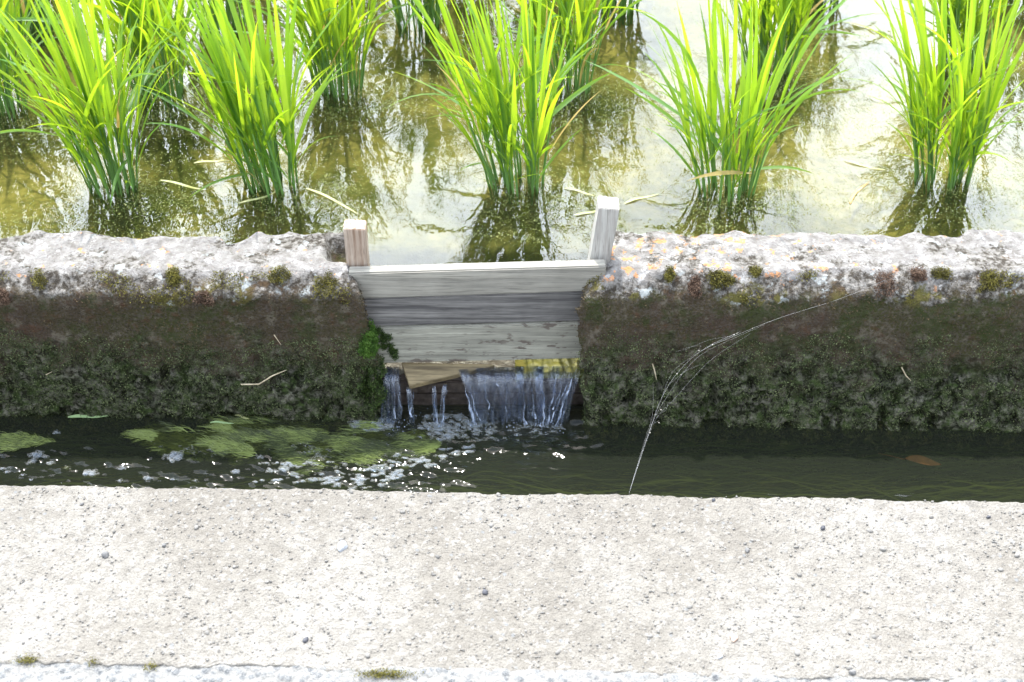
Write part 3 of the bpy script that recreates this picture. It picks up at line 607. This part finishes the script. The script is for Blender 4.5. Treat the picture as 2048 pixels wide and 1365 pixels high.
# ------------------------------------------------------------------ rice plants
LEAF = mat_leaf('rice_leaf', (.045, .15, .035), (.31, .5, .012), .57)
STEM = mat_leaf('rice_stem', (.1, .2, .05), (.2, .36, .04), .3)
DRY = mat_leaf('dry_leaf', (.3, .24, .09), (.5, .4, .12), .4)
def strip(p0, az, el0, ln, wd, curl, twist, seg=12, taper_base=.45):
    """one blade: starts at p0, rises at elevation el0 and bends over by curl (radians) along its length"""
    p = np.array(p0, float); out = []; pts = []
    el = el0; a = az
    for i in range(seg+1):
        s = i/seg
        d = np.array([math.cos(a)*math.cos(el), math.sin(a)*math.cos(el), math.sin(el)])
        if i: p = p+d*ln/seg
        tw = twist*s
        side = np.array([-math.sin(a), math.cos(a), 0.]); up = np.cross(d, side)
        sv = side*math.cos(tw)+up*math.sin(tw)
        w_ = wd*min(1, taper_base+(1-taper_base)*s*4)*(1-max(0, (s-.35)/.65)**1.8)
        nn = np.cross(sv, d)*w_*.35
        pts += [p-sv*w_, p+nn, p+sv*w_]
        el = el0-curl*s**1.6
    f = []
    for i in range(seg):
        b = i*3; f += [(b, b+1, b+4, b+3), (b+1, b+2, b+5, b+4)]
    return np.array(pts), np.array(f)
def rice(loc, label, seed, tillers=30, H=.5, lean=(-.1, 0.), spreadv=.3, name='rice_plant'):
    tillers = int(tillers*.92)
    rs = random.Random(seed); e = empty(name, loc)
    props(e, label, 'rice plant', 'rice plants standing in the flooded paddy')
    SV, SQ, sn, LV, LQ, ln_, st, lt, DV, DQ, dn, dt_ = [], [], 0, [], [], 0, [], [], [], [], 0, []
    for t in range(tillers):
        a = rs.uniform(0, 2*math.pi); r_ = .046*math.sqrt(rs.random()); bx, by = r_*math.cos(a)*1.15, r_*math.sin(a)
        til = rs.random()**.8*spreadv*(.35+.65*r_/.046)
        dx = math.cos(a)*til+lean[0]+rs.gauss(0, .05); dy = math.sin(a)*til*.8+lean[1]+rs.gauss(0, .04)
        hs = rs.uniform(.1, .2)*H/.5
        top = Vector((bx+dx*hs, by+dy*hs, hs-.03)); mid = Vector((bx+dx*hs*.42, by+dy*hs*.42, hs*.5-.04))
        rr = rs.uniform(.0016, .0028)
        v, q_ = tube([(bx, by, -.05), mid, top], [rr*1.1, rr, rr*.7], 6); SV.append(v); SQ.append(q_+sn); sn += len(v); st += [rs.random()]*len(v)
        nl = rs.choice((3, 3, 4))
        for j in range(nl):
            f = (1-.24*j) if j else 1.
            base = top if j == 0 else Vector((bx, by, -.03)).lerp(top, f)
            od = Vector((dx, dy, 1)).normalized(); az0 = math.atan2(od.y, od.x); el0 = math.asin(od.z)
            if j: az0 = rs.uniform(0, 2*math.pi) if rs.random() < .55 else az0+rs.gauss(0, .7); el0 = R(rs.uniform(62, 84))
            L_ = rs.uniform(.62, 1.0)*H*(.78-.12*j); cu = rs.uniform(.1, .5)*(1+.7*j) if rs.random() > .14 else rs.uniform(.9, 1.6)
            if rs.random() < .09: el0 = R(rs.uniform(14, 50)); cu = rs.uniform(.3, 1.0); L_ *= .75
            v, q_ = strip(base, az0, el0, L_, rs.uniform(.0036, .0068)*(1-.12*j), cu, rs.uniform(-1.3, 1.3))
            v[:, 2] = np.maximum(v[:, 2], -.002+.004*rs.random()) if False else v[:, 2]
            if j == nl-1 and rs.random() < .09: DV.append(v); DQ.append(q_+dn); dn += len(v); dt_ += [rs.random()]*len(v)
            else: LV.append(v); LQ.append(q_+ln_); ln_ += len(v); lt += [min(1, max(0, rs.gauss(.45, .28)))]*len(v)
    mesh('stems', np.concatenate(SV), np.concatenate(SQ), STEM, e, tint=np.array(st))
    mesh('leaves', np.concatenate(LV), np.concatenate(LQ), LEAF, e, tint=np.array(lt))
    if DV: mesh('withered_leaves', np.concatenate(DV), np.concatenate(DQ), DRY, e, tint=np.array(dt_))
    return e
front = [(225, 372, 39, .56, 'leftmost plant of the front row'), (548, 372, 40, .54, 'second plant from the left in the front row'), (1036, 368, 38, .56, 'bushy plant in the middle of the front row, just behind the sluice boards'),
         (1452, 380, 28, .50, 'thinnest front row plant, right of the leaning post'), (1888, 362, 40, .54, 'rightmost plant of the front row')]
FP = []
for i, (u, v, nt_, H, lb) in enumerate(front):
    p = at(u, v, z=ZP); FP.append(p)
    rice((p.x, p.y, ZP), 'rice clump, '+lb, 100+i, nt_, H, (-.11 if i != 3 else -.08, .1), .235)
second = [(10, 225, 'cut by the left photo edge'), (325, 195, 'behind the gap between the two left front plants'), (675, 180, 'right behind the second front plant, its foot clear of it'),
          (1130, 178, 'behind and just right of the middle front plant'), (1545, 140, 'behind and right of the thinnest front plant'), (1935, 125, 'half hidden behind the rightmost front plant')]
for i, (u, v, lb) in enumerate(second):
    p = at(u, v, z=ZP); FP.append(p)
    rice((p.x, p.y, ZP), 'second row rice clump, '+lb, 200+i, 40, .58, (-.08, .08), .28)
third = [(60, 60), (440, 50), (840, 45), (1230, 15), (1640, -10), (2030, -20)]
tl_ = ['at the top left corner of the photo', 'seen between the two left clumps at the top', 'with its foot above left of the middle clump', 'showing only its foot, middle right', 'at the top edge above the thin front clump', 'at the top right corner of the photo']
for i, (u, v) in enumerate(third):
    p = at(u, v, z=ZP); rice((p.x, p.y, ZP), 'dark green third row rice clump '+tl_[i], 300+i, 40, .62, (-.05, .08), .28)
# one row beyond the frame: its leaves still cross the top of the photograph in the water's reflection
for i, (x_, y_) in enumerate([(-1.3, 1.46), (-1.02, 1.5), (-.72, 1.44), (-.42, 1.48), (-.13, 1.45), (.1, 1.5)]):
    rice((x_, y_, ZP), 'rice clump beyond the photo edge, mirrored in water', 400+i, 34, .72, (-.03, 0), .26)

# floating bits on the paddy
n = 90000; c = rng.uniform([-1.3, .14], [1.35, 1.5], (n*3, 2))
dens = np.zeros(len(c))
for p in FP: dens = np.maximum(dens, np.exp(-(((c[:, 0]-p.x-.05)/.13)**2+((c[:, 1]-p.y+.05)/.1)**2)))
dens = dens*1.3+.35*sstep(-.05, .5, fbm(c[:, 0]*5, c[:, 1]*7, 0, 3, 111))
c = c[(rng.random(len(c)) < dens*(.35+.9*sstep(-.1, .35, fbm(c[:, 0]*28, c[:, 1]*40, 0, 3, 112))))][:n]; n = len(c)
til = rng.normal(0, .22, (n, 2)); s = rng.uniform(.0006, .0022, n)
az = rng.uniform(0, 6.28, n); X1 = np.stack([np.cos(az), np.sin(az), til[:, 0]], 1); X1 /= np.linalg.norm(X1, axis=1)[:, None]
N1 = np.stack([til[:, 0], til[:, 1], np.ones(n)], 1); N1 /= np.linalg.norm(N1, axis=1)[:, None]; Y1 = np.cross(N1, X1); Rm = np.stack([X1, Y1, N1], 2)
V, q = scatter(QUAD, np.column_stack([c, np.full(n, ZP+.0012)]), s, Rm)
props(mesh('floating_algae', V, q, mat_foliage_tint('duckweed', (.12, .15, .025), (.38, .43, .14), .3, .3), smooth=False, tint=np.repeat(rng.random(n), 4)), 'fine yellow green algae flakes floating round the rice plants', None, None, 'stuff')
# submerged algae tufts round the plant feet
pp = []
for p in FP: pp.append(np.column_stack([rng.normal(p.x+.02, .085, 1800), rng.normal(p.y-.05, .065, 1800)]))
pp = np.concatenate(pp); n = len(pp)
ribbon_field('submerged_algae', np.column_stack([pp, np.full(n, ZP-.012)]), rng.uniform(0, 6.3, n), rng.uniform(.01, .03, n), rng.uniform(.0003, .0007, n), mat_foliage_tint('pond_algae', (.04, .055, .008), (.15, .16, .035), .3), 'soft green algae growing under water round the rice feet', .5, .008)
# loose blades floating on the paddy
def blade(name, p, q, z, wd, mat, label, cat, group=None, bend=.1, seg=10, lift=.001):
    a = at(*p, z=z); b = at(*q, z=z); d = b-a; nrm = Vector((-d.y, d.x, 0)).normalized(); pts = []; f = []
    for i in range(seg+1):
        s = i/seg; c = a+d*s+nrm*bend*d.length*math.sin(s*math.pi)+Vector((0, 0, lift+.0015*math.sin(s*7))); w_ = wd*(.5+.5*min(1, s*5))*(1-max(0, (s-.5)/.5)**2*.9)
        for k_, zz in ((-1, .0008), (0, 0), (1, .0008)): pts.append(c-a+nrm*w_*k_+Vector((0, 0, zz)))
    for i in range(seg): b_ = i*3; f += [(b_, b_+1, b_+4, b_+3), (b_+1, b_+2, b_+5, b_+4)]
    o = mesh(name, np.array([v[:] for v in pts]), np.array(f), mat, tint=np.full(len(pts), .5)); o.location = a
    return props(o, label, cat, group)
PALE = mat_leaf('pale_blade', (.4, .42, .2), (.5, .52, .22), .35); ORG = mat_leaf('orange_leaf', (.5, .26, .1), (.6, .35, .12), .3); PG = mat_leaf('pale_green_blade', (.3, .42, .2), (.35, .5, .2), .3)
GB = 'loose rice blades floating on the paddy water'
for (p, q_, m_, lb, be) in (((320, 362), (412, 383), PALE, 'pale loose blade floating between the two left front rice clumps', .02), ((612, 378), (716, 430), PALE, 'long pale blade floating right of the second front clump, pointing at the short post', .04),
        ((478, 408), (560, 380), PALE, 'thin straw blade floating at the foot of the second front clump', -.08), ((388, 328), (452, 322), PALE, 'short dry blade floating left of the second front clump', .03),
        ((1130, 378), (1190, 394), PALE, 'short pale blade floating right of the middle front clump', .05), ((1150, 432), (1205, 418), PALE, 'thin pale blade floating just left of the leaning post', -.04),
        ((1700, 408), (1738, 366), ORG, 'orange brown dead leaf floating left of the rightmost front clump', .08), ((1250, 408), (1318, 390), PALE, 'faint pale blade floating just right of the leaning post', .05),
        ((1690, 322), (1770, 342), PALE, 'pale blade floating left of the rightmost clump foot', -.03)):
    blade('floating_blade', p, q_, ZP, .0032, m_, lb, 'leaf', GB, be)
o = blade('floating_blade', (136, 836), (217, 834), ZC+.003, .0048, PG, 'broad pale green blade lying on the canal water against the left wall', 'leaf', None, .02)
blade('floating_blade', (420, 847), (468, 849), ZC+.003, .0025, PG, 'narrow green blade on the canal water below the left wall', 'leaf', None, .05)
blade('floating_blade', (470, 832), (498, 840), ZC+.004, .0025, PALE, 'tiny pale blade at the waterline of the left wall', 'leaf', None, .05)
# sunken brown leaf in the canal
BL = mat_plain('brown_leaf', (.16, .06, .03), (.24, .1, .05), .6, .3, 80)
a = at(1812, 905, z=ZC); ang = -.16; pts = [(0, 0, 0)]; f = []; nseg = 14; pts = []
for i in range(nseg+1):
    s = i/nseg; w_ = .0135*math.sin(math.pi*s)**.8*(1-.3*s); 
    for k_ in (-1, 0, 1): pts.append((s*.072, k_*w_, .0035*abs(k_)+.003*math.sin(s*5)))
for i in range(nseg): b_ = i*3; f += [(b_, b_+1, b_+4, b_+3), (b_+1, b_+2, b_+5, b_+4)]
o = mesh('dead_leaf', pts, np.array(f), BL); o.location = (a.x, a.y, ZC-.02); o.rotation_euler = (0, 0, -.2); props(o, 'reddish brown dead leaf lying in the dark canal water at the right', 'leaf')
v, q_ = tube([(0, 0, 0), (-.02, .003, .001), (-.05, .008, 0)], [.0009, .0007, .0004], 5); mesh('leaf_stalk', v, q_, BL, o)
# dry straws caught on the walls
ST = mat_plain('dry_straw', (.36, .3, .2), (.5, .43, .3), .8)
def straw(pl, label, r_=.0011):
    pts = [at(u, v, y=y) for (u, v, y) in pl]; v, q_ = tube([p-pts[0] for p in pts], [r_]*(len(pts)-1)+[r_*.4], 5); o = mesh('straw', v, q_, ST); o.location = pts[0]; props(o, label, 'straw', 'dry straws caught on the walls')
straw([(482, 769, -.072), (518, 769, -.076), (545, 752, -.078), (572, 741, -.074)], 'bent pale straw caught on the lower right of the left wall', .0016)
straw([(548, 670, -.066), (562, 690, -.067)], 'short thin straw on the left wall above the bent straw')
straw([(92, 750, -.055), (104, 744, -.056)], 'tiny straw stub on the left wall near the photo edge')
straw([(1305, 728, -.085), (1310, 745, -.085), (1313, 760, -.084)], 'short vertical straw on the right wall left of the spider web', .0013)
straw([(1803, 735, -.09), (1812, 752, -.092), (1822, 762, -.09)], 'short crooked straw on the lower face of the right wall', .0013)

# ------------------------------------------------------------------ spider web
e = empty('spider_web', at(1258, 987, z=ZS+.003)); props(e, 'long torn grey spider web stretched from the path edge up to the right wall', 'spider web')
WEB = mat_plain('web_silk', (.32, .32, .33), (.45, .45, .45), .35, .5)
S0 = at(1258, 987, z=ZS+.004)
def thread(pl, r_=.00035):
    out = [S0-e.location] if pl[0] is None else []
    for t in pl:
        if t is None: continue
        u, v, y = t; out.append(at(u, v, y=y)-e.location)
    # smooth the polyline
    P_ = [np.array(p[:]) for p in out]; Q_ = []
    for i in range(len(P_)-1):
        p0, p1, p2, p3 = P_[max(i-1, 0)], P_[i], P_[i+1], P_[min(i+2, len(P_)-1)]
        for t in np.linspace(0, 1, 8, endpoint=False):
            Q_.append(.5*((2*p1)+(-p0+p2)*t+(2*p0-5*p1+4*p2-p3)*t*t+(-p0+3*p1-3*p2+p3)*t**3))
    Q_.append(P_[-1]); return tube([Vector(p) for p in Q_], r_, 4)
th_ = [thread([None, (1300, 860, -.27), (1322, 800, -.2), (1352, 750, -.15), (1400, 704, -.12), (1470, 672, -.1), (1560, 636, -.075), (1680, 598, -.05), (1768, 562, -.035)], .00013),
       thread([None, (1296, 868, -.27), (1330, 800, -.2), (1392, 718, -.14), (1470, 676, -.11), (1530, 650, -.09)], .00007),
       thread([None, (1306, 850, -.26), (1352, 795, -.2), (1420, 722, -.14), (1500, 668, -.1)], .00007),
       thread([None, (1290, 880, -.29), (1305, 830, -.2), (1306, 765, -.1)], .00007),
       thread([(1322, 800, -.2), (1345, 745, -.15), (1385, 712, -.13), (1400, 690, -.12), (1352, 704, -.1)], .00007),
       thread([(1400, 704, -.12), (1430, 686, -.115), (1480, 664, -.1)], .00013), thread([(1470, 672, -.1), (1420, 680, -.1), (1370, 700, -.09)], .00007),
       thread([(1310, 830, -.23), (1330, 822, -.22), (1336, 808, -.2)], .00007), thread([(1300, 850, -.24), (1318, 842, -.23)], .00007), thread([(1340, 768, -.17), (1372, 742, -.15), (1400, 730, -.13)], .00007)]
V, q = join(th_); mesh('web_threads', V, q, WEB, e)
fl = [(1468, 670, -.1), (1474, 667, -.1), (1505, 657, -.095), (1354, 748, -.15), (1362, 750, -.15), (1310, 830, -.23), (1322, 820, -.21), (1398, 702, -.12), (1318, 846, -.24), (1300, 866, -.27), (1425, 690, -.115)]
DEB = mat_plain('web_debris', (.6, .55, .45), (.75, .7, .6))
for u, v, y in fl:
    V, q = scatter(ICO1, np.zeros((1, 3)), rng.uniform(.0006, .0014, (1, 3)), rotm(1)); o = mesh('web_debris', V, q, DEB, e); o.location = at(u, v, y=y)-e.location

# ------------------------------------------------------------------ loose stones on the path
def stone(u, v, r_, col, label, sq=(1.2, .8, .6), sub=ICO3, z=ZS):
    p = at(u, v, z=z); bv, bf = sub; s = rng.integers(1e4)
    d = 1+.32*fbm(bv[:, 0]*1.4+s, bv[:, 1]*1.4, bv[:, 2]*1.4, 3, 131); V = bv*d[:, None]*np.array(sq)*r_
    # a few flat broken faces
    for _ in range(6):
        nn = rng.normal(size=3); nn /= np.linalg.norm(nn); dd = V@nn; lim = r_*.62; V = V-nn[None]*np.clip(dd-lim, 0, None)[:, None]*.85
    o = mesh('pebble', V, bf, col); o.location = (p.x, p.y, z+r_*sq[2]*.45+.001); o.rotation_euler = (0, 0, rng.uniform(0, 6)); return props(o, label, 'pebble', 'loose pebbles on the concrete path')
PG1 = mat_plain('grey_stone', (.1, .1, .1), (.18, .175, .17), .8, .3, 90, .002); PG2 = mat_plain('pale_stone', (.28, .3, .33), (.42, .43, .45), .7, .3, 90, .002); PG3 = mat_plain('brown_stone', (.3, .16, .1), (.42, .34, .28), .8, .3, 90, .002); PGD = mat_plain('dark_stone', (.04, .042, .05), (.08, .08, .09), .8, .3, 90, .002)
stone(211, 1112, .0075, PG1, 'rounded grey brown pebble at the upper left of the path')
stone(328, 1093, .0045, PG1, 'small grey pebble a little right of the rounded grey brown one')
stone(685, 1097, .0105, PG2, 'largest pale bluish pebble on the path, below the falls')
stone(970, 1186, .006, PGD, 'small dark grey pebble near the middle of the path')
stone(1469, 1278, .0085, PG3, 'flat pale pebble with an orange brown side at the lower right', (1.25, .8, .5))
stone(612, 1281, .005, PGD, 'small dark bluish pebble at the lower left of the middle')
stone(1646, 1058, .0048, PGD, 'small dark pebble near the canal edge at the right')
stone(1494, 1102, .005, PG1, 'slanting grey chip below the canal edge, right of the web')
stone(1427, 1003, .0042, PGD, 'tiny dark pebble right on the canal edge, right of the web')
stone(1703, 1347, .006, PG1, 'grey pebble at the bottom right of the path')
stone(1440, 1314, .0055, PG2, 'low pale grey stone just below the orange brown sided pebble', (1.4, .7, .4))
stone(165, 1010, .004, PG1, 'tiny grey pebble near the canal edge at the far left')
stone(1976, 1036, .004, PGD, 'tiny dark pebble by the canal edge at the far right')
# moss in the joint between path and road
for (u, v, n, lb) in ((768, 1350, 1100, 'yellow green moss tuft in the joint at the bottom middle'), (55, 1322, 400, 'small yellow moss tuft in the joint at the bottom left'), (186, 1326, 130, 'tiny moss speck in the joint near the bottom left'), (303, 1335, 160, 'tiny moss speck in the joint, second from the bottom middle tuft')):
    c = at(u, v, z=ZS); rx = .004+n*.00003
    P = np.column_stack([rng.normal(c.x, rx*.6, n), rng.normal(c.y, .0045, n), ZS+.001+.004*rng.random(n)]); V, q = scatter(QUAD, P, rng.uniform(.0008, .0018, n), rotm(n))
    props(mesh('moss', V, q, RIMM, smooth=False, tint=np.repeat(rng.random(n), 4)), lb, None, None, 'stuff')
